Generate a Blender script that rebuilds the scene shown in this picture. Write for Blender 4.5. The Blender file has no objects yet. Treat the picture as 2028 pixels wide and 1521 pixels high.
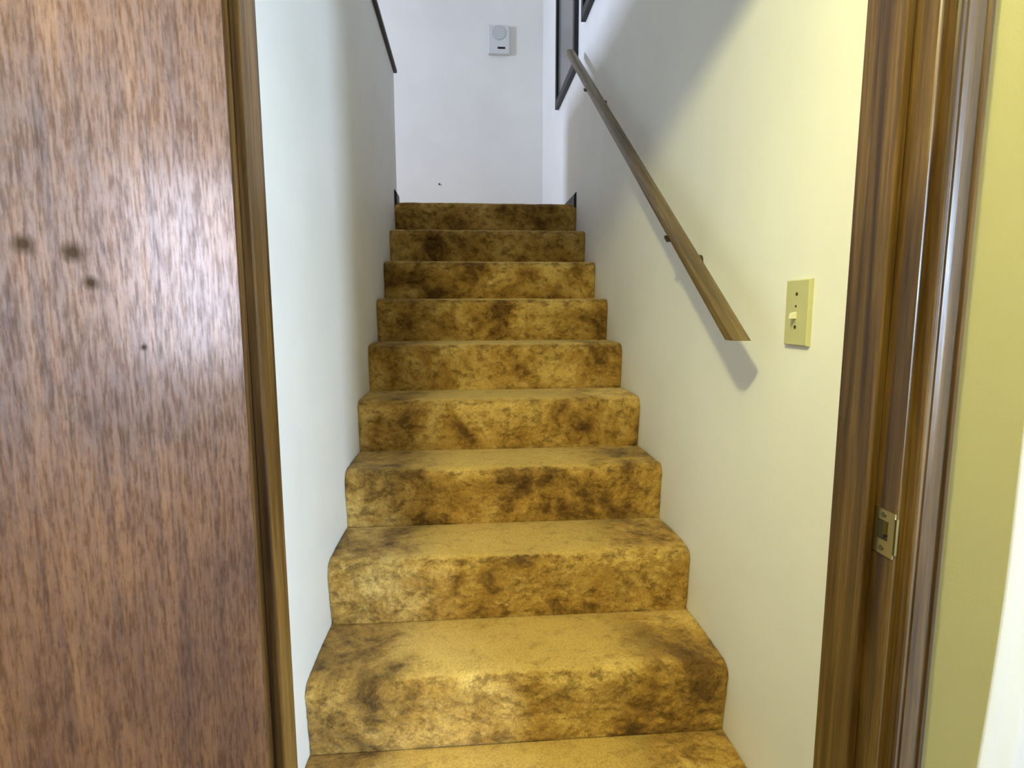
import bpy, bmesh, math, random
import numpy as np
from mathutils import Vector, Matrix
random.seed(7); rng = np.random.default_rng(7)
sc = bpy.context.scene
C = sc.collection
R = math.radians
H = 1.218                      # eye height above the lower floor

# ---------------------------------------------------------------- camera
F, YAW, PITCH, ROLL = 1122.97, 0.0807829, -0.127873, -0.00273653
cam_d = bpy.data.cameras.new('camera'); cam = bpy.data.objects.new('camera', cam_d); C.objects.link(cam)
cam_d.sensor_fit = 'HORIZONTAL'; cam_d.sensor_width = 36.0; cam_d.lens = 36.0 * F / 2028
cam_d.clip_start = 0.02
fw = Vector((math.sin(YAW)*math.cos(PITCH), math.cos(YAW)*math.cos(PITCH), math.sin(PITCH)))
r0 = Vector((math.cos(YAW), -math.sin(YAW), 0)); u0 = r0.cross(fw)
r = r0*math.cos(ROLL) + u0*math.sin(ROLL); u = -r0*math.sin(ROLL) + u0*math.cos(ROLL)
m = Matrix((( r.x, u.x, -fw.x, 0), (r.y, u.y, -fw.y, 0), (r.z, u.z, -fw.z, H), (0, 0, 0, 1)))
cam.matrix_world = m
sc.camera = cam

# ---------------------------------------------------------------- world, lights, exposure
w = bpy.data.worlds.new('world'); sc.world = w; w.use_nodes = True
w.node_tree.nodes['Background'].inputs['Color'].default_value = (0.75, 0.85, 1.0, 1)
w.node_tree.nodes['Background'].inputs['Strength'].default_value = 0.35

def area(name, loc, toward, sx, sy, energy, col, spread=180):
    d = bpy.data.lights.new(name, 'AREA'); d.shape = 'RECTANGLE'; d.size = sx; d.size_y = sy
    d.energy = energy; d.color = col; d.spread = R(spread)
    o = bpy.data.objects.new(name, d); C.objects.link(o); o.location = loc
    o.rotation_euler = (Vector(toward) - Vector(loc)).to_track_quat('-Z', 'Y').to_euler()
    return o
lamp = bpy.data.lights.new('ceiling_lamp_light', 'POINT'); lamp.energy = 88; lamp.color = (1.0, 0.96, 0.44); lamp.shadow_soft_size = 0.05
lo = bpy.data.objects.new('ceiling_lamp_light', lamp); C.objects.link(lo); lo.location = (-0.27, 0.03, H + 0.99)
area('rear_window_light', (2.78, -2.52, 1.45), (2.78, 0, 1.45), 0.6, 1.1, 330, (0.54, 0.70, 0.93))
area('east_window_light', (3.36, -0.25, 1.50), (0, -0.25, 1.50), 0.9, 1.2, 165, (0.80, 0.82, 1.0))
area('landing_window_light', (-3.0, 2.78, H + 1.66), (1, 2.78, H + 1.66), 0.55, 0.6, 100, (0.60, 0.70, 1.0))

sc.view_settings.view_transform = 'Standard'; sc.view_settings.look = 'None'
sc.view_settings.exposure = 0.0; sc.view_settings.gamma = 1.0; sc.view_settings.use_curve_mapping = False
sc.cycles.use_denoising = True
sc.cycles.max_bounces = 10

# ---------------------------------------------------------------- materials
def mat(name, base=(0.8, 0.8, 0.8), rough=0.5, metal=0.0, spec=0.5):
    mt = bpy.data.materials.new(name); mt.use_nodes = True
    b = mt.node_tree.nodes['Principled BSDF']
    b.inputs['Base Color'].default_value = (*base, 1); b.inputs['Roughness'].default_value = rough
    b.inputs['Metallic'].default_value = metal; b.inputs['Specular IOR Level'].default_value = spec
    return mt
class NT:
    def __init__(s, mt): s.t = mt.node_tree; s.b = s.t.nodes['Principled BSDF']
    def n(s, typ, **kw):
        x = s.t.nodes.new(typ)
        for k, v in kw.items():
            if k.startswith('i_'): x.inputs[k[2:].replace('_', ' ')].default_value = v
            else: setattr(x, k, v)
        return x
    def l(s, a, b): s.t.links.new(a, b)
    def coord(s, scale=(1, 1, 1), rot=(0, 0, 0)):
        c = s.n('ShaderNodeTexCoord'); mp = s.n('ShaderNodeMapping')
        mp.inputs['Scale'].default_value = scale; mp.inputs['Rotation'].default_value = rot
        s.l(c.outputs['Object'], mp.inputs['Vector']); return mp.outputs['Vector']
    def noise(s, vec, scale, detail=4, rough=0.5, dist=0.0):
        x = s.n('ShaderNodeTexNoise'); x.inputs['Scale'].default_value = scale; x.inputs['Detail'].default_value = detail
        x.inputs['Roughness'].default_value = rough; x.inputs['Distortion'].default_value = dist
        s.l(vec, x.inputs['Vector']); return x.outputs['Fac']
    def ramp(s, fac, stops):
        x = s.n('ShaderNodeValToRGB'); e = x.color_ramp.elements
        while len(e) < len(stops): e.new(0.5)
        for el, (p, c) in zip(e, stops): el.position = p; el.color = (*c, 1) if len(c) == 3 else c
        s.l(fac, x.inputs['Fac']); return x.outputs['Color']
    def mix(s, fac, a, b, mode='MIX'):
        x = s.n('ShaderNodeMix', data_type='RGBA', blend_type=mode)
        if isinstance(fac, (int, float)): x.inputs[0].default_value = fac
        else: s.l(fac, x.inputs[0])
        for sock, v in ((x.inputs[6], a), (x.inputs[7], b)):
            if isinstance(v, tuple): sock.default_value = (*v, 1)
            else: s.l(v, sock)
        return x.outputs[2]
    def bump(s, fac, strength, dist):
        x = s.n('ShaderNodeBump'); x.inputs['Strength'].default_value = strength; x.inputs['Distance'].default_value = dist
        s.l(fac, x.inputs['Height']); s.l(x.outputs['Normal'], s.b.inputs['Normal'])

def paint(name, col, var=0.04, rough=0.55):
    mt = mat(name, col, rough, spec=0.3); t = NT(mt); v = t.coord()
    n1 = t.noise(v, 2.3, 4, 0.6)
    c = t.ramp(n1, [(0.3, tuple(x*(1-var) for x in col)), (0.7, tuple(min(1, x*(1+var)) for x in col))])
    t.l(c, t.b.inputs['Base Color'])
    t.bump(t.noise(v, 220, 3, 0.6), 0.12, 0.002)
    return mt
M_stair_wall = paint('stairwell_paint', (0.82, 0.81, 0.75))
M_cream = paint('cream_paint', (0.44, 0.40, 0.185))
M_floor = paint('dark_floor', (0.045, 0.028, 0.018), 0.15)
M_white = paint('white_paint', (0.84, 0.84, 0.84), 0.01)
M_ceiling = paint('ceiling_paint', (0.80, 0.80, 0.78), 0.02)

def wood(name, dark, mid, light, grain=(40, 40, 1.6), rough=0.35, coat=0.2, fine=0.5, bump=0.15, lean=0.0, lo=0.28, hi=0.72):
    """grain runs along local z"""
    mt = mat(name, mid, rough); t = NT(mt)
    base = t.coord(rot=(lean, 0, 0))
    def sc_(f):
        q = t.n('ShaderNodeVectorMath', operation='MULTIPLY'); q.inputs[1].default_value = f; t.l(base, q.inputs[0]); return q.outputs[0]
    v = sc_(grain); v2 = sc_((grain[0]*5, grain[1]*5, grain[2]*5)); v3 = sc_((1, 1, 0.5))
    a = t.noise(v, 1.0, 6, 0.6, 0.6); b = t.noise(v2, 1.0, 3, 0.7)
    c = t.ramp(a, [(lo, dark), (0.5, mid), (hi, light)])
    c2 = t.ramp(b, [(0.35, (0.55, 0.52, 0.5)), (0.6, (1, 1, 1))])
    c = t.mix(fine, c, c2, 'MULTIPLY')
    big = t.ramp(t.noise(v3, 5.0, 4, 0.6), [(0.3, (0.6, 0.58, 0.56)), (0.65, (1, 1, 1))])
    c = t.mix(0.7, c, big, 'MULTIPLY')
    t.l(c, t.b.inputs['Base Color'])
    t.b.inputs['Coat Weight'].default_value = coat; t.b.inputs['Coat Roughness'].default_value = 0.25
    rr = t.ramp(b, [(0.3, (rough+0.12,)*3), (0.7, (rough-0.08,)*3)]); t.l(rr, t.b.inputs['Roughness'])
    t.bump(b, bump, 0.002)
    return mt
M_jamb = wood('dark_stained_wood', (0.040, 0.018, 0.004), (0.105, 0.054, 0.012), (0.20, 0.115, 0.032), grain=(55, 55, 1.8), fine=0.65, lo=0.34, hi=0.66)
M_rail = wood('handrail_wood', (0.075, 0.044, 0.010), (0.155, 0.10, 0.028), (0.24, 0.165, 0.055), grain=(90, 90, 3), rough=0.42, coat=0.1, lean=math.pi/2-math.atan(0.705))
M_cap = wood('cap_wood', (0.012, 0.007, 0.005), (0.024, 0.014, 0.010), (0.045, 0.028, 0.020), rough=0.45, coat=0.0)
M_black_wood = wood('black_brown_wood', (0.004, 0.003, 0.003), (0.009, 0.007, 0.006), (0.016, 0.012, 0.010), rough=0.5, coat=0.0)

def door_material():
    mt = mat('mahogany_veneer', (0.25, 0.13, 0.06), 0.33, spec=0.25); t = NT(mt)
    dash = t.noise(t.coord((380, 380, 48)), 1.0, 3, 0.65)
    streak = t.noise(t.coord((110, 110, 3)), 1.0, 5, 0.65, 0.3)
    fleck = t.noise(t.coord((170, 170, 70)), 1.0, 4, 0.7, 0.8)
    cloud = t.noise(t.coord((1, 1, 0.6)), 9.0, 5, 0.6)
    c = t.ramp(streak, [(0.3, (0.085, 0.034, 0.009)), (0.5, (0.13, 0.059, 0.015)), (0.72, (0.19, 0.092, 0.026))])
    c = t.mix(0.6, c, t.ramp(dash, [(0.36, (0.50, 0.47, 0.45)), (0.55, (1, 1, 1))]), 'MULTIPLY')
    c = t.mix(0.55, c, t.ramp(fleck, [(0.36, (0.55, 0.5, 0.46)), (0.55, (1, 1, 1))]), 'MULTIPLY')
    c = t.mix(0.9, c, t.ramp(cloud, [(0.34, (0.52, 0.47, 0.45)), (0.6, (1, 1, 1))]), 'MULTIPLY')
    # two small dark knots in the veneer
    co = t.n('ShaderNodeTexCoord'); coat = t.ramp(dash, [(0.32, (0.22,)*3), (0.6, (0.46,)*3)])
    for (kx, kz, rad) in ((0.1375, H + 0.047, 0.011), (0.1276, H + 0.0238, 0.0075), (0.1685, H + 0.051, 0.010), (0.0927, H - 0.0306, 0.004)):
        sub = t.n('ShaderNodeVectorMath', operation='SUBTRACT'); sub.inputs[1].default_value = (kx, 0.035, kz)
        t.l(co.outputs['Object'], sub.inputs[0])
        ln = t.n('ShaderNodeVectorMath', operation='LENGTH'); t.l(sub.outputs[0], ln.inputs[0])
        mr = t.n('ShaderNodeMapRange'); mr.inputs['From Min'].default_value = rad*0.25; mr.inputs['From Max'].default_value = rad
        mr.inputs['To Min'].default_value = 0.9; mr.inputs['To Max'].default_value = 0
        t.l(ln.outputs['Value'], mr.inputs['Value'])
        c = t.mix(mr.outputs['Result'], c, (0.03, 0.02, 0.012)); coat = t.mix(mr.outputs['Result'], coat, (0.0, 0.0, 0.0))
    t.l(c, t.b.inputs['Base Color'])
    rr = t.ramp(dash, [(0.3, (0.65,)*3), (0.7, (0.5,)*3)]); t.l(rr, t.b.inputs['Roughness'])
    t.l(coat, t.b.inputs['Coat Weight']); t.l(coat, t.b.inputs['Specular IOR Level']); t.b.inputs['Coat Roughness'].default_value = 0.19
    t.bump(dash, 0.3, 0.0008)
    return mt
M_door = door_material()

def carpet_material():
    mt = mat('gold_brown_carpet', (0.4, 0.25, 0.07), 0.95, spec=0.1); t = NT(mt)
    v = t.coord()
    big = t.noise(v, 5.0, 6, 0.66, 0.4)
    midn = t.noise(t.coord((1.0, 1.3, 1.3)), 24, 6, 0.7, 0.3)
    fine = t.noise(v, 230, 3, 0.7)
    c = t.ramp(big, [(0.36, (0.17, 0.086, 0.020)), (0.48, (0.46, 0.262, 0.055)), (0.64, (0.74, 0.50, 0.15))])
    c = t.mix(0.8, c, t.ramp(midn, [(0.37, (0.34, 0.30, 0.26)), (0.52, (1, 1, 1))]), 'MULTIPLY')
    # traffic wear: the middle of each tread is pressed flat and paler, a darker line runs along the nosing
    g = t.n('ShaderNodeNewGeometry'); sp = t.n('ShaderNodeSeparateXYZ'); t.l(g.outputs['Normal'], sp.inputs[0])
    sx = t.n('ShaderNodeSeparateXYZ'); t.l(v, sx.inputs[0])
    def mr(src, a0, a1, b0, b1):
        q = t.n('ShaderNodeMapRange', interpolation_type='SMOOTHSTEP')
        for k_, v_ in (('From Min', a0), ('From Max', a1), ('To Min', b0), ('To Max', b1)): q.inputs[k_].default_value = v_
        t.l(src, q.inputs['Value']); return q.outputs['Result']
    def mul(a_, b_):
        q = t.n('ShaderNodeMath', operation='MULTIPLY'); t.l(a_, q.inputs[0]); t.l(b_, q.inputs[1]); return q.outputs[0]
    wx = t.n('ShaderNodeMath', operation='ADD'); t.l(sx.outputs['X'], wx.inputs[0])
    wn = t.n('ShaderNodeMath', operation='MULTIPLY'); wn.inputs[1].default_value = 0.35; t.l(big, wn.inputs[0]); t.l(wn.outputs[0], wx.inputs[1])
    ab = t.n('ShaderNodeMath', operation='SUBTRACT'); ab.inputs[1].default_value = 0.155; t.l(wx.outputs[0], ab.inputs[0])
    ab2 = t.n('ShaderNodeMath', operation='ABSOLUTE'); t.l(ab.outputs[0], ab2.inputs[0])
    inx = mr(ab2.outputs[0], 0.20, 0.36, 1, 0)
    c = t.mix(mul(mul(mr(sp.outputs['Z'], 0.75, 0.97, 0, 0.85), inx), mr(midn, 0.3, 0.5, 0.6, 1)), c, (0.63, 0.42, 0.115))
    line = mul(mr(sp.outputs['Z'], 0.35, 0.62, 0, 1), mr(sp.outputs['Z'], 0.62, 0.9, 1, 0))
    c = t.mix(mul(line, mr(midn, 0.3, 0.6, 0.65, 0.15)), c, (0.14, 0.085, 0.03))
    c = t.mix(0.6, c, t.ramp(fine, [(0.34, (0.42, 0.38, 0.34)), (0.56, (1, 1, 1))]), 'MULTIPLY')
    t.l(c, t.b.inputs['Base Color'])
    t.b.inputs['Sheen Weight'].default_value = 0.25; t.b.inputs['Sheen Roughness'].default_value = 0.5
    t.b.inputs['Sheen Tint'].default_value = (0.9, 0.8, 0.5, 1)
    t.bump(fine, 0.5, 0.004)
    return mt
M_carpet = carpet_material()
M_brass = mat('brass', (0.42, 0.36, 0.16), 0.3, 1.0)
M_bronze = mat('dark_bronze', (0.10, 0.08, 0.05), 0.4, 0.8)
M_ivory = mat('ivory_plastic', (0.52, 0.50, 0.27), 0.45)
M_toggle = mat('cream_plastic', (0.80, 0.76, 0.60), 0.35)
M_dark = mat('dark_hole', (0.02, 0.018, 0.012), 0.8)
M_screw = mat('screw_metal', (0.12, 0.10, 0.05), 0.45, 0.7)
M_alarm = mat('off_white_plastic', (0.66, 0.67, 0.65), 0.5)
M_grille = mat('grey_grille', (0.50, 0.52, 0.50), 0.7)
M_art = paint('grey_print', (0.26, 0.26, 0.25), 0.12)
M_glass_pic = mat('picture_glass', (0.13, 0.13, 0.12), 0.22, spec=0.35)
M_pane = mat('pane_glass', (0.9, 0.95, 1.0), 0.02); M_pane.node_tree.nodes['Principled BSDF'].inputs['Transmission Weight'].default_value = 1.0
M_vinyl = mat('white_vinyl', (0.8, 0.8, 0.8), 0.4)

# ---------------------------------------------------------------- helpers
def box(bm, x0, x1, y0, y1, z0, z1, bevel=0.0, seg=1):
    vs = [bm.verts.new((x, y, z)) for x in (x0, x1) for y in (y0, y1) for z in (z0, z1)]
    fs = [bm.faces.new([vs[i] for i in q]) for q in ((0,1,3,2),(4,6,7,5),(0,4,5,1),(2,3,7,6),(0,2,6,4),(1,5,7,3))]
    if bevel:
        es = list({e for f in fs for e in f.edges})
        bmesh.ops.bevel(bm, geom=es, offset=bevel, segments=seg, affect='EDGES', profile=0.5)
def cyl(bm, c, axis, rad, depth, n=20, rad2=None):
    q = Vector((0, 0, 1)).rotation_difference(Vector(axis)).to_matrix().to_4x4()
    bmesh.ops.create_cone(bm, cap_ends=True, segments=n, radius1=rad, radius2=rad if rad2 is None else rad2, depth=depth,
                          matrix=Matrix.Translation(c) @ q)
def prism(bm, prof, axis, a, b):
    """extrude a closed 2D profile along an axis; prof = (p, q) in the other two axes in order"""
    def P(p, q, t):
        return {'x': (t, p, q), 'y': (p, t, q), 'z': (p, q, t)}[axis]
    A = [bm.verts.new(P(p, q, a)) for p, q in prof]; B = [bm.verts.new(P(p, q, b)) for p, q in prof]
    n = len(prof)
    for i in range(n): bm.faces.new((A[i], A[(i+1) % n], B[(i+1) % n], B[i]))
    bm.faces.new(A); bm.faces.new(B[::-1])
def tube(bm, pts, rad, n=10):
    rings = []
    for i, p in enumerate(pts):
        p = Vector(p); d = (Vector(pts[min(i+1, len(pts)-1)]) - Vector(pts[max(i-1, 0)])).normalized()
        a = d.orthogonal().normalized(); b = d.cross(a)
        if rings:
            a = (prev_a - d*prev_a.dot(d)).normalized(); b = d.cross(a)
        prev_a = a
        rings.append([bm.verts.new(p + (a*math.cos(t) + b*math.sin(t))*rad) for t in [2*math.pi*k/n for k in range(n)]])
    for s, e in zip(rings, rings[1:]):
        for k in range(n): bm.faces.new((s[k], s[(k+1) % n], e[(k+1) % n], e[k]))
    bm.faces.new(rings[0][::-1]); bm.faces.new(rings[-1])
def obj(name, bm, mt, parent=None, smooth=False, origin=None):
    bmesh.ops.recalc_face_normals(bm, faces=bm.faces)
    me = bpy.data.meshes.new(name)
    if origin is not None: bmesh.ops.translate(bm, verts=bm.verts, vec=-Vector(origin))
    bm.to_mesh(me); bm.free(); me.materials.append(mt)
    if smooth:
        for p in me.polygons: p.use_smooth = True
    o = bpy.data.objects.new(name, me); C.objects.link(o)
    if origin is not None: o.location = origin
    if parent is not None:
        o.parent = parent
        if origin is not None: o.location = Vector(origin) - parent_world(parent)
        else: o.location = -parent_world(parent)
    return o
def parent_world(p):
    v = Vector((0, 0, 0))
    while p is not None: v += Vector(p.location); p = p.parent
    return v
def empty(name, loc=(0, 0, 0)):
    o = bpy.data.objects.new(name, None); C.objects.link(o); o.location = loc; o.empty_display_size = 0.05; return o
def tag(o, label=None, cat=None, group=None, kind=None):
    if label: o['label'] = label
    if cat: o['category'] = cat
    if group: o['group'] = group
    if kind: o['kind'] = kind
    return o
def struct(name, bm, mt, label=None, cat=None, parent=None):
    return tag(obj(name, bm, mt, parent), label, cat, kind='structure')
NB = bmesh.new

# ---------------------------------------------------------------- dimensions
XL, XR = -0.377, 0.623                 # stairwell walls
Y1, RUN, RISE = 3.215, 0.249, 0.18     # top nosing, going, rise
ZT = 1.80                              # landing floor
YA, YB = 0.624, 0.746                  # door wall faces
JL, JR = -0.2435, 0.52                 # door jamb faces
HEAD = H + 0.835
YBACK = 4.639
XO = 0.684                             # outside corner of the door wall
XE, XW, YS, YP = 3.4, -2.0, -2.56, 1.6 # lower room
ZC, ZU = 2.44, 4.2                     # lower and upper ceilings

# ---------------------------------------------------------------- structure
bm = NB(); box(bm, XW, XE, YS, YA, -0.05, 0.0); box(bm, XW, XO, YA, Y1, -0.05, 0.0); box(bm, XO, XE, YA, YP, -0.05, 0)
struct('floor', bm, M_floor, 'dark brown floor of the lower room at the foot of the stairs', 'floor')
bm = NB(); box(bm, XW, XE, YS, YA, ZC, ZC+0.05); box(bm, XO, XE, YA, YP, ZC, ZC+0.05)
struct('ceiling', bm, M_ceiling, 'flat white ceiling over the lower room', 'ceiling')
bm = NB(); box(bm, -3.1, XR, YA, YBACK, ZU, ZU+0.05)
struct('ceiling_upper', bm, M_ceiling, 'flat white ceiling above the stairwell and landing', 'ceiling')
bm = NB()
box(bm, XW, JL-0.018, YA, YB, 0, ZU); box(bm, JR+0.018, XO, YA, YB, 0, ZU); box(bm, JL-0.018, JR+0.018, YA, YB, HEAD+0.018, ZU)
box(bm, -3.1, XW, YA, YB, ZT, ZU)
struct('wall_front', bm, M_cream, 'yellow-cream painted wall holding the doorway, right of the dark casing', 'wall')
bm = NB(); box(bm, XR, XO, YB, YBACK, 0, ZU)
struct('wall_right', bm, M_stair_wall, 'pale stairwell wall on the right that carries the handrail and switch', 'wall')
bm = NB(); box(bm, XL-0.113, XL, YB, 3.344, 0, H+1.302)
struct('wall_left', bm, M_stair_wall, 'smooth white stairwell wall on the left, topped by a dark cap', 'wall')
bm = NB(); box(bm, -3.1, XR, YBACK, YBACK+0.1, ZT-0.2, ZU)
struct('wall_back', bm, M_stair_wall, 'plain pale wall at the head of the stairs', 'wall')
bm = NB()
box(bm, -3.1, -3.04, YB, YBACK, ZT, ZU)
struct('wall_landing', bm, M_stair_wall, 'far left wall of the upper landing, out of view', 'wall')
bm = NB()
box(bm, -3.1, XL-0.113, YB, YBACK, ZT-0.2, ZT-0.012); box(bm, XL-0.113, XR, Y1+0.20, YBACK, ZT-0.2, ZT-0.012)
struct('floor_landing', bm, M_carpet, 'carpeted floor of the upper landing behind the top step', 'floor')
bm = NB(); box(bm, XW-0.1, XW, YS, YA, 0, ZC)
struct('wall_west', bm, M_cream, 'left wall of the lower room, behind the open door', 'wall')
bm = NB()
box(bm, XW, 2.45, YS-0.1, YS, 0, ZC); box(bm, 3.1, XE, YS-0.1, YS, 0, ZC); box(bm, 2.45, 3.1, YS-0.1, YS, 0, 0.9); box(bm, 2.45, 3.1, YS-0.1, YS, 2.0, ZC)
struct('wall_rear', bm, M_cream, 'rear wall of the lower room behind the viewer', 'wall')
bm = NB()
box(bm, XE, XE+0.1, YS, -0.7, 0, ZC); box(bm, XE, XE+0.1, 0.2, YP, 0, ZC); box(bm, XE, XE+0.1, -0.7, 0.2, 0, 0.9); box(bm, XE, XE+0.1, -0.7, 0.2, 2.1, ZC)
struct('wall_east', bm, M_white, 'right end wall of the lower room with a daylight window', 'wall')
bm = NB(); box(bm, XO, XE, YP, YP+0.1, 0, ZC)
struct('wall_alcove', bm, M_white, 'white alcove wall hidden behind the curtain at the right edge', 'wall')

bm = NB(); box(bm, 0.62, 0.72, YS, -0.30, 0, ZC)  # added unseen screen: keeps rear window light off the open door, dark to cut bounce
struct('added_light_blocker', bm, M_jamb, 'added dark screen to the right of the viewer, out of view, blocking window light from the door', 'wall')

def window(name, axis, pos, a0, a1, z0, z1, label):
    bm = NB()
    def b(p0, p1, q0, q1, dd=0.04):
        if axis == 'y': box(bm, p0, p1, pos-dd, pos, q0, q1)
        else: box(bm, pos, pos+dd, p0, p1, q0, q1)
    b(a0, a0+0.05, z0, z1); b(a1-0.05, a1, z0, z1); b(a0+0.05, a1-0.05, z0, z0+0.05); b(a0+0.05, a1-0.05, z1-0.05, z1)
    b(a0+0.05, a1-0.05, (z0+z1)/2-0.02, (z0+z1)/2+0.02, 0.03)
    return struct(name, bm, M_vinyl, label, 'window')
window('window_1', 'y', YS-0.03, 2.45, 3.1, 0.9, 2.0, 'white sash window in the rear wall behind the viewer')
window('window_2', 'x', XE+0.03, -0.7, 0.2, 0.9, 2.1, 'white sash window in the right end wall')

# half-wall cap (dark wood) on the left stairwell wall
bm = NB(); box(bm, XL-0.13, XL+0.018, YB, 3.362, H+1.302, H+1.322, 0.004, 2)
struct('trim_cap', bm, M_cap, 'thin dark wooden cap along the top of the left stairwell wall', 'trim')

# landing baseboards, ends stopped at the top step
def baseboard(name, x0, x1, y1, label):
    bm = NB(); t = x1 > x0
    s = 1 if x1 > x0 else -1
    prof = [(x0, ZT-0.02), (x1, ZT-0.02), (x1, ZT+0.056), (x1-0.004*s, ZT+0.066), (x0+0.003*s, ZT+0.073), (x0, ZT+0.073)]
    prism(bm, prof, 'y', Y1+0.005, y1)
    return struct(name, bm, M_black_wood, label, 'baseboard')
baseboard('baseboard_left', XL, XL+0.0135, 3.344, 'short dark baseboard at the left end of the top step')
baseboard('baseboard_right', XR, XR-0.0135, YBACK, 'dark baseboard on the right wall of the landing, from the top step back')

# ---------------------------------------------------------------- door frame
ST = 0.012
def jamb(name, x, s, label):
    """x = face of the jamb, s = +1 when the wood lies to +x"""
    bm = NB(); box(bm, *sorted((x, x+0.018*s)), YA, YB, 0, HEAD+0.018, 0.0012)
    o = struct(name, bm, M_jamb, label, 'trim')
    bm = NB(); box(bm, *sorted((x-ST*s, x)), 0.659, 0.702, 0, HEAD, 0.002, 2)
    obj('door_stop', bm, M_jamb, o)
    # casing profile (x, y): inner bead, shallow cove, outer groove and band
    c0 = x + 0.0105*s
    pr = [(0, YA), (0, 0.613), (0.0015, 0.6108), (0.004, 0.610), (0.0075, 0.6108), (0.0092, 0.6128), (0.0105, 0.6128), (0.0115, 0.611),
          (0.018, 0.6108), (0.027, 0.6118), (0.0325, 0.6128), (0.0345, 0.6150), (0.0365, 0.6150), (0.038, 0.6125), (0.0425, 0.6125), (0.0445, 0.6145), (0.0445, YA)]
    bm = NB(); prism(bm, [(c0 + p*s, q) for p, q in pr], 'z', 0, HEAD+0.055)
    obj('door_casing', bm, M_jamb, o)
    return o
trim_r = jamb('trim_1', JR, 1, 'dark stained door jamb and moulded casing on the right, with a brass strike plate')
trim_l = jamb('trim_2', JL, -1, 'dark stained door jamb on the left, behind the open door edge')
bm = NB(); box(bm, JL-0.018, JR+0.018, YA, YB, HEAD, HEAD+0.018)
o = struct('trim_3', bm, M_jamb, 'dark head jamb and casing across the top of the doorway', 'trim')
bm = NB(); box(bm, JL, JR, 0.659, 0.702, HEAD-ST, HEAD); obj('door_stop', bm, M_jamb, o)
bm = NB(); box(bm, JL-0.055, JR+0.055, 0.611, YA, HEAD+0.01, HEAD+0.055); obj('door_casing', bm, M_jamb, o)
# strike plate on the right jamb (x = JR, faces -x)
def strike():
    z0, z1, y0, y1 = H-0.305, H-0.247, 0.6245, 0.6585
    xs = JR-0.0016
    bm = NB()
    hy0, hy1, hz0, hz1 = 0.634, 0.652, H-0.286, H-0.261
    box(bm, xs, JR, y0, hy0, z0, z1); box(bm, xs, JR, hy1, y1, z0, z1)
    box(bm, xs, JR, hy0, hy1, z0, hz0); box(bm, xs, JR, hy0, hy1, hz1, z1)
    p = obj('strike_plate', bm, M_brass, trim_r); p['label'] = 'brass strike plate let into the jamb'
    bm = NB(); prism(bm, [(xs, y0), (xs-0.0004, y0-0.0008), (xs+0.001, y0-0.0022), (JR+0.002, y0-0.0026), (JR+0.002, y0-0.0014), (JR, y0-0.0008), (JR, y0)],
                     'z', z0+0.006, z1-0.006)
    obj('lip', bm, M_brass, p)
    bm = NB(); prism(bm, [(xs, hy0), (xs-0.004, hy0+0.004), (xs-0.0028, hy0+0.0055), (JR-0.0002, hy0+0.003)], 'z', hz0+0.009, hz1)
    obj('latch_tab', bm, M_brass, p)
    bm = NB(); box(bm, JR-0.0006, JR-0.0001, hy0, hy1, hz0, hz1); obj('latch_hole', bm, M_dark, p)
    for zz in (z0+0.008, z1-0.007):
        bm = NB(); cyl(bm, (xs-0.0003, 0.643, zz), (1, 0, 0), 0.0035, 0.0012, 14); obj('screw', bm, M_screw, p)
strike()

# ---------------------------------------------------------------- open door (hinged on the left, swung towards the viewer)
ANG = 130
px, py = -0.248, 0.614
door = empty('door_1', (px, py, 0)); tag(door, 'brown wooden flush door standing open on the left', 'door', kind='structure')
door.rotation_euler = (0, 0, -R(ANG))
def dpart(name, bm, mt, parent=None, smooth=False):
    bmesh.ops.recalc_face_normals(bm, faces=bm.faces)
    me = bpy.data.meshes.new(name); bm.to_mesh(me); bm.free(); me.materials.append(mt)
    if smooth:
        for q in me.polygons: q.use_smooth = True
    o = bpy.data.objects.new(name, me); C.objects.link(o); o.parent = parent or door; return o
bm = NB(); box(bm, 0.002, 0.757, 0.0, 0.035, 0.012, HEAD-0.004, 0.0015, 1); slab = dpart('door_slab', bm, M_door)
for zz in (0.20, 1.86):
    bm = NB(); box(bm, 0.0, 0.0018, 0.003, 0.032, zz-0.045, zz+0.045); hg = dpart('hinge', bm, M_brass)
    bm = NB(); cyl(bm, (-0.002, -0.004, zz), (0, 0, 1), 0.005, 0.09, 14); dpart('hinge_pin', bm, M_brass, hg)
for sy in (-1, 1):
    yb = 0.0 if sy < 0 else 0.035
    bm = NB(); cyl(bm, (0.697, yb+sy*0.004, 0.93), (0, 1, 0), 0.032, 0.008, 28)
    cyl(bm, (0.697, yb+sy*0.022, 0.93), (0, 1, 0), 0.011, 0.03, 20)
    bmesh.ops.create_uvsphere(bm, u_segments=24, v_segments=14, radius=0.027, matrix=Matrix.Translation((0.697, yb+sy*0.05, 0.93)) @ Matrix.Diagonal((1, 0.75, 1, 1)))
    dpart('door_knob', bm, M_brass, smooth=True)

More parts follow.
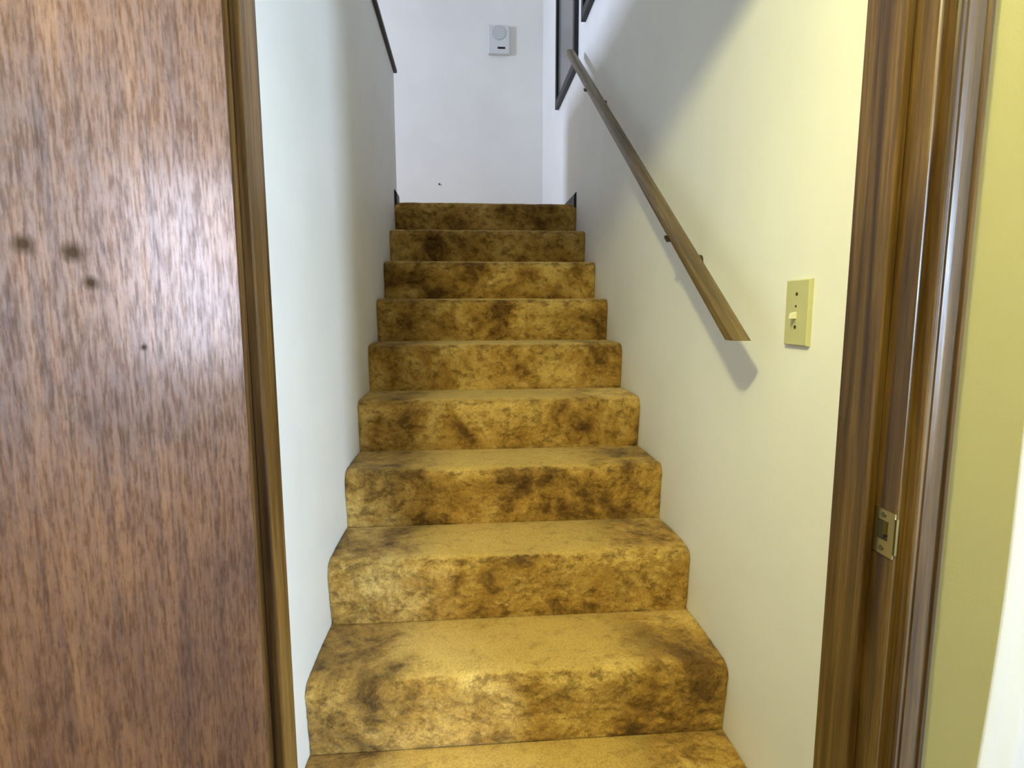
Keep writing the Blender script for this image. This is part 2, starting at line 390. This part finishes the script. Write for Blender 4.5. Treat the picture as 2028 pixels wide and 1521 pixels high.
# ---------------------------------------------------------------- stairs
def vnoise(nx, ny, cx_, cy_, seed):
    g = np.random.default_rng(seed).random((int(cy_)+3, int(cx_)+3))
    x = np.linspace(0, cx_, nx); y = np.linspace(0, cy_, ny)
    xi = x.astype(int); yi = y.astype(int); fx = x-xi; fy = y-yi
    fx = fx*fx*(3-2*fx); fy = fy*fy*(3-2*fy)
    a = g[np.ix_(yi, xi)]; b = g[np.ix_(yi, xi+1)]; c = g[np.ix_(yi+1, xi)]; d = g[np.ix_(yi+1, xi+1)]
    return (a*(1-fx)+b*fx)*(1-fy)[:, None] + (c*(1-fx)+d*fx)*fy[:, None] - 0.5
def step_profile(i, last_y):
    yn, zn = Y1 - i*RUN, ZT + 0.012 - i*RISE
    rr = 0.034
    pts = [(last_y, zn-0.004), (last_y-0.012, zn-0.001)]
    for t in np.linspace(0.15, 1, 6): pts.append((last_y-0.012 + (yn+rr-last_y+0.012)*t, zn + 0.002*math.sin(math.pi*t)))
    for a in np.linspace(8, 90, 9):
        pts.append((yn + rr - rr*math.sin(R(a)), zn - rr + rr*math.cos(R(a))))
    zb = zn - RISE if i < 9 else 0.0
    pts += [(yn+0.003, zn-rr-0.03), (yn+0.009, zn-rr-0.08), (yn+0.013, zb+0.02), (yn+0.018, zb-0.006)]
    return pts
stairs = empty('staircase', ((XL+XR)/2, 0.974, 0))
tag(stairs, 'straight flight of stairs covered in worn gold-brown carpet', 'stairs')
for i in range(10):
    last = Y1 - (i-1)*RUN + 0.015 if i else Y1 + 0.24
    prof = np.array(step_profile(i, last))
    seg = np.r_[0, np.cumsum(np.hypot(*np.diff(prof, axis=0).T))]; L = seg[-1]
    dx = 0.0032 if i >= 6 else (0.0042 if i >= 3 else 0.0055)
    ny, nx = int(L/dx), int(0.998/dx)
    s = np.linspace(0, L, ny); py_ = np.interp(s, seg, prof[:, 0]); pz_ = np.interp(s, seg, prof[:, 1])
    # smooth the polyline a little
    for _ in range(3):
        py_[1:-1] = (py_[:-2]+2*py_[1:-1]+py_[2:])/4; pz_[1:-1] = (pz_[:-2]+2*pz_[1:-1]+pz_[2:])/4
    ty = np.gradient(py_); tz = np.gradient(pz_); nn = np.hypot(ty, tz); ny_, nz_ = tz/nn, -ty/nn   # outward
    if nz_[2] < 0: ny_, nz_ = -ny_, -nz_
    x = np.linspace(XL+0.001, XR-0.001, nx)
    h = (0.0036*vnoise(nx, ny, nx/2.3, ny/2.3, 10+i) + 0.0035*vnoise(nx, ny, nx/5, ny/5, 30+i)
         + 0.004*vnoise(nx, ny, 1/0.05, L/0.05, 50+i) + 0.006*vnoise(nx, ny, 1/0.16, L/0.16, 70+i))
    onriser = np.clip((s-(seg[8]-0.01))/0.05, 0, 1)[:, None]
    worn = np.exp(-((x-0.08)/0.28)**2)[None, :]
    amp = 0.45 + 0.55*onriser; amp = amp*(1 - 0.55*worn*(1-onriser))
    endf = np.minimum(1, np.minimum(s, L-s)/0.01)[:, None]
    sidef = np.clip(1-np.minimum(x-XL, XR-x)/0.012, 0, 1)[None, :]**2
    h = h*amp*endf - 0.004*sidef*endf
    V = np.empty((ny, nx, 3)); V[..., 0] = x[None, :]; V[..., 1] = py_[:, None] + h*ny_[:, None]; V[..., 2] = pz_[:, None] + h*nz_[:, None]
    V[..., 0] -= (XL+XR)/2; V[..., 1] -= 0.974
    n_top = ny*nx
    idx = np.arange(n_top).reshape(ny, nx)
    quads = np.stack([idx[:-1, :-1], idx[:-1, 1:], idx[1:, 1:], idx[1:, :-1]], -1).reshape(-1, 4)
    # underside closing the body of the step
    yb, zb = Y1 - i*RUN + 0.03, 0.0 + max(0, ZT - (i+1)*RISE - 0.05)
    me = bpy.data.meshes.new('stair_step')
    me.vertices.add(n_top); me.vertices.foreach_set('co', V.reshape(-1))
    me.loops.add(quads.size); me.loops.foreach_set('vertex_index', quads.reshape(-1).astype(np.int32))
    me.polygons.add(len(quads)); me.polygons.foreach_set('loop_start', np.arange(0, quads.size, 4, dtype=np.int32))
    me.polygons.foreach_set('use_smooth', np.ones(len(quads), dtype=bool))
    me.update(calc_edges=True); me.validate()
    me.materials.append(M_carpet)
    o = bpy.data.objects.new('stair_step', me); C.objects.link(o); o.parent = stairs
# wooden carriage beneath the carpet
bm = NB()
prof = [(Y1+0.23, ZT-0.02)]
for i in range(10):
    yn, zn = Y1 - i*RUN, ZT - i*RISE
    prof += [(yn+0.045, zn-0.02), (yn+0.045, max(0.0, zn-RISE-0.02))]
prof += [(Y1+0.23, 0.0)]
prism(bm, prof, 'x', XL+0.002, XR-0.002)
obj('stair_carriage', bm, M_cap, stairs)

# ---------------------------------------------------------------- handrail
ya, za, yb_, zb_ = 1.085, H-0.0599, 3.044, H+1.321
sl = (zb_-za)/(yb_-ya); cs = 1/math.hypot(1, sl)
xc, hw, th = 0.550, 0.020, 0.030
sec = []                                   # (x offset, depth below top)
for a in np.linspace(180, 0, 13):
    sec.append((hw*math.cos(R(a))*(1 if abs(math.cos(R(a))) < 0.99 else 1), 0.010 - 0.010*math.sin(R(a))**0.6 if math.sin(R(a)) > 0 else 0.010))
sec += [(hw, 0.018), (hw-0.002, 0.026), (hw-0.005, th), (-hw+0.005, th), (-hw+0.002, 0.026), (-hw, 0.018)]
rail = empty('handrail', (xc, ya, za))
tag(rail, 'brown wooden handrail sloping up the right stairwell wall', 'handrail')
bm = NB(); rings = []
N = 40
for k in range(N+1):
    t = k/N; ring = []
    for dx_, dd in sec:
        dv = dd/cs                                  # vertical depth below the top line
        # level cut at the low end, square cut at the top
        if k == 0: z = za; y = ya + dv/sl
        elif k == N: y = yb_ + dd*sl*cs*0.9; z = za + sl*(y-ya) - dv
        else: y = ya + dv/sl*(1-t) + (yb_+dd*sl*cs*0.9-ya-0)*t if False else ya + (yb_-ya)*t + dv/sl*(1-t) + dd*sl*cs*0.9*t; z = za + sl*(y-ya) - dv
        ring.append(bm.verts.new((xc+dx_, y, z)))
    rings.append(ring)
n = len(sec)
for a_, b_ in zip(rings, rings[1:]):
    for k in range(n): bm.faces.new((a_[k], a_[(k+1) % n], b_[(k+1) % n], b_[k]))
bm.faces.new(rings[0]); bm.faces.new(rings[-1][::-1])
obj('rail', bm, M_rail, rail)
for yb1 in (1.488, 2.573):
    zt = za + sl*(yb1-ya) - th/cs
    bm = NB()
    d = Vector((0, 1, sl)).normalized(); nrm = Vector((0, -sl, 1)).normalized()
    # saddle plate following the underside, a little wider than the rail
    c = Vector((xc, yb1, zt))
    pv = []
    for sx in (-1, 1):
        for sd in (-1, 1):
            for sn in (0, -1):
                pv.append(bm.verts.new(c + Vector((sx*0.0245, 0, 0)) + d*sd*0.012 + nrm*(0.003 + sn*0.006)))
    for q in ((0,1,3,2),(4,6,7,5),(0,4,5,1),(2,3,7,6),(0,2,6,4),(1,5,7,3)): bm.faces.new([pv[j] for j in q])
    br = obj('bracket', bm, M_bronze, rail)
    bm = NB(); tube(bm, [(xc+0.008, yb1, zt-0.002), (xc+0.010, yb1, zt-0.02), (xc+0.018, yb1, zt-0.045), (xc+0.04, yb1, zt-0.058), (XR-0.006, yb1, zt-0.060)], 0.005, 10)
    obj('bracket_arm', bm, M_bronze, br, smooth=True)
    bm = NB(); cyl(bm, (XR-0.0035, yb1, zt-0.060), (1, 0, 0), 0.019, 0.007, 24); obj('rosette', bm, M_bronze, br)

# ---------------------------------------------------------------- light switch
sw = empty('light_switch', (XR, 1.021, H-0.004)); tag(sw, 'ivory toggle light switch on the right wall beside the door casing', 'light switch')
def plate():
    bm = NB(); y0, y1, z0, z1 = 0.983, 1.058, H-0.066, H+0.057
    A = [(XR-0.0005, y0, z0), (XR-0.0005, y1, z0), (XR-0.0005, y1, z1), (XR-0.0005, y0, z1)]
    e = 0.0025
    B = [(XR-0.008, y0+e, z0+e), (XR-0.008, y1-e, z0+e), (XR-0.008, y1-e, z1-e), (XR-0.008, y0+e, z1-e)]
    M2 = [(XR-0.006, y0+0.0008, z0+0.0008), (XR-0.006, y1-0.0008, z0+0.0008), (XR-0.006, y1-0.0008, z1-0.0008), (XR-0.006, y0+0.0008, z1-0.0008)]
    r1, r2, r3 = [[bm.verts.new(p) for p in q] for q in (A, M2, B)]
    for p, q in ((r1, r2), (r2, r3)):
        for k in range(4): bm.faces.new((p[k], p[(k+1) % 4], q[(k+1) % 4], q[k]))
    bm.faces.new(r1); bm.faces.new(r3); return bm
obj('cover_plate', plate(), M_ivory, sw)
bm = NB(); box(bm, XR-0.0088, XR-0.0070, 1.0175, 1.0245, H-0.022, H+0.010); slot = obj('toggle_slot', bm, M_ivory, sw)
bm = NB(); box(bm, XR-0.0091, XR-0.0086, 1.0185, 1.0235, H+0.0055, H+0.0095); obj('slot_gap', bm, M_dark, slot)
bm = NB()
c0 = [(XR-0.008, 1.0175, H-0.016), (XR-0.008, 1.0245, H-0.016), (XR-0.008, 1.0245, H-0.003), (XR-0.008, 1.0175, H-0.003)]
c1 = [(XR-0.021, 1.0182, H-0.016), (XR-0.021, 1.0238, H-0.016), (XR-0.019, 1.0238, H-0.0055), (XR-0.019, 1.0182, H-0.0055)]
v0 = [bm.verts.new(p) for p in c0]; v1 = [bm.verts.new(p) for p in c1]
for k in range(4): bm.faces.new((v0[k], v0[(k+1) % 4], v1[(k+1) % 4], v1[k]))
bm.faces.new(v0); bm.faces.new(v1)
bmesh.ops.bevel(bm, geom=bm.edges[:], offset=0.0008, segments=1, affect='EDGES')
obj('toggle', bm, M_toggle, sw)['label'] = 'pale cream toggle lever'
for zz in (H+0.030, H-0.031):
    bm = NB(); cyl(bm, (XR-0.0083, 1.021, zz), (1, 0, 0), 0.0034, 0.0012, 16); s_ = obj('screw', bm, M_screw, sw)
    bm = NB(); box(bm, XR-0.0092, XR-0.0088, 1.0205, 1.0215, zz-0.003, zz+0.003); obj('screw_slot', bm, M_dark, s_)

# ---------------------------------------------------------------- wall alarm on the back wall, and a nail
al = empty('wall_alarm', (0.277, YBACK, H+2.05)); tag(al, 'square off-white alarm with a round grille, high on the back wall', 'alarm')
bm = NB(); box(bm, 0.197, 0.362, YBACK-0.034, YBACK, H+1.948, H+2.155, 0.008, 3); obj('alarm_body', bm, M_alarm, al)
bm = NB(); cyl(bm, (0.281, YBACK-0.035, H+2.098), (0, 1, 0), 0.052, 0.006, 40); g = obj('speaker_grille', bm, M_grille, al)
for k in range(7):
    zz = H+2.098 + (k-3)*0.012; hw_ = math.sqrt(max(0, 0.046**2-((k-3)*0.012)**2))
    bm = NB(); box(bm, 0.281-hw_, 0.281+hw_, YBACK-0.0386, YBACK-0.0375, zz-0.002, zz+0.002); obj('grille_slat', bm, M_alarm, g)
bm = NB(); box(bm, 0.270, 0.328, YBACK-0.036, YBACK-0.033, H+1.983, H+1.998, 0.001); obj('display_slot', bm, M_dark, al)
bm = NB(); cyl(bm, (-0.192, YBACK-0.004, H+0.987), (0, 1, 0), 0.0045, 0.008, 12); cyl(bm, (-0.192, YBACK-0.009, H+0.987), (0, 1, 0), 0.007, 0.002, 12)
tag(obj('nail', bm, M_dark), 'tiny dark nail in the back wall, low above the top step', 'nail')

# ---------------------------------------------------------------- picture frames on the right wall
def picture(y0, y1, z0, z1, label):
    dp, bw = 0.024, 0.045
    root = empty('picture_frame', (XR, (y0+y1)/2, z0)); tag(root, label, 'picture')
    def bar(pts_outer, pts_inner):
        bm = NB(); xs = (XR-0.001, XR-dp)
        v = [[bm.verts.new((x_, *p)) for p in pts_outer + pts_inner[::-1]] for x_ in xs]
        for k in range(4): bm.faces.new((v[0][k], v[0][(k+1) % 4], v[1][(k+1) % 4], v[1][k]))
        bm.faces.new(v[0]); bm.faces.new(v[1][::-1])
        obj('frame_side', bm, M_black_wood, root)
    O = [(y0, z0), (y1, z0), (y1, z1), (y0, z1)]; I = [(y0+bw, z0+bw), (y1-bw, z0+bw), (y1-bw, z1-bw), (y0+bw, z1-bw)]
    for k in range(4): bar([O[k], O[(k+1) % 4]], [I[k], I[(k+1) % 4]])
    bm = NB(); box(bm, XR-0.010, XR-0.006, y0+bw-0.004, y1-bw+0.004, z0+bw-0.004, z1-bw+0.004); obj('glazed_print', bm, M_glass_pic, root)
picture(3.21, 3.86, H+1.30, H+2.10, 'large dark-framed grey picture on the right wall behind the handrail top')
picture(2.42, 3.03, H+1.445, H+2.20, 'second dark-framed picture at the top edge, nearer than the large one')

# ---------------------------------------------------------------- sheer curtain at the right edge of the yellow wall
mt = mat('sheer_white_fabric', (0.80, 0.82, 0.85), 0.9, spec=0.1); t = NT(mt)
tr = t.n('ShaderNodeBsdfTranslucent'); tr.inputs['Color'].default_value = (0.93, 0.94, 0.96, 1)
mx = t.n('ShaderNodeMixShader'); mx.inputs[0].default_value = 0.32
outn = [q for q in t.t.nodes if q.type == 'OUTPUT_MATERIAL'][0]
t.l(t.b.outputs[0], mx.inputs[1]); t.l(tr.outputs[0], mx.inputs[2]); t.l(mx.outputs[0], outn.inputs['Surface'])
cur = empty('curtain', (0.674, 0.53, 0)); tag(cur, 'sheer white curtain glowing in daylight at the far right edge beside the yellow wall', 'curtain')
bm = NB(); nz, ny = 40, 48; grid = []
for a_ in range(nz+1):
    z = 0.02 + 2.10*a_/nz; row = []
    for b_ in range(ny+1):
        q = b_/ny
        y = 0.6235 - 0.19*q
        x = 0.675 + 0.004*math.sin(q*34 + 0.6*math.sin(z*1.7))*min(1, q*3) - min(0.022, 0.08*max(0, 0.9-z)**1.5)
        row.append(bm.verts.new((x, y, z)))
    grid.append(row)
for a_ in range(nz):
    for b_ in range(ny): bm.faces.new((grid[a_][b_], grid[a_][b_+1], grid[a_+1][b_+1], grid[a_+1][b_]))
cl = obj('curtain_panel', bm, mt, cur, smooth=True)
sd = cl.modifiers.new('thickness', 'SOLIDIFY'); sd.thickness = 0.001
bm = NB(); cyl(bm, (0.676, 0.525, 2.13), (0, 1, 0), 0.008, 0.20, 14); obj('curtain_rod', bm, M_vinyl, cur)
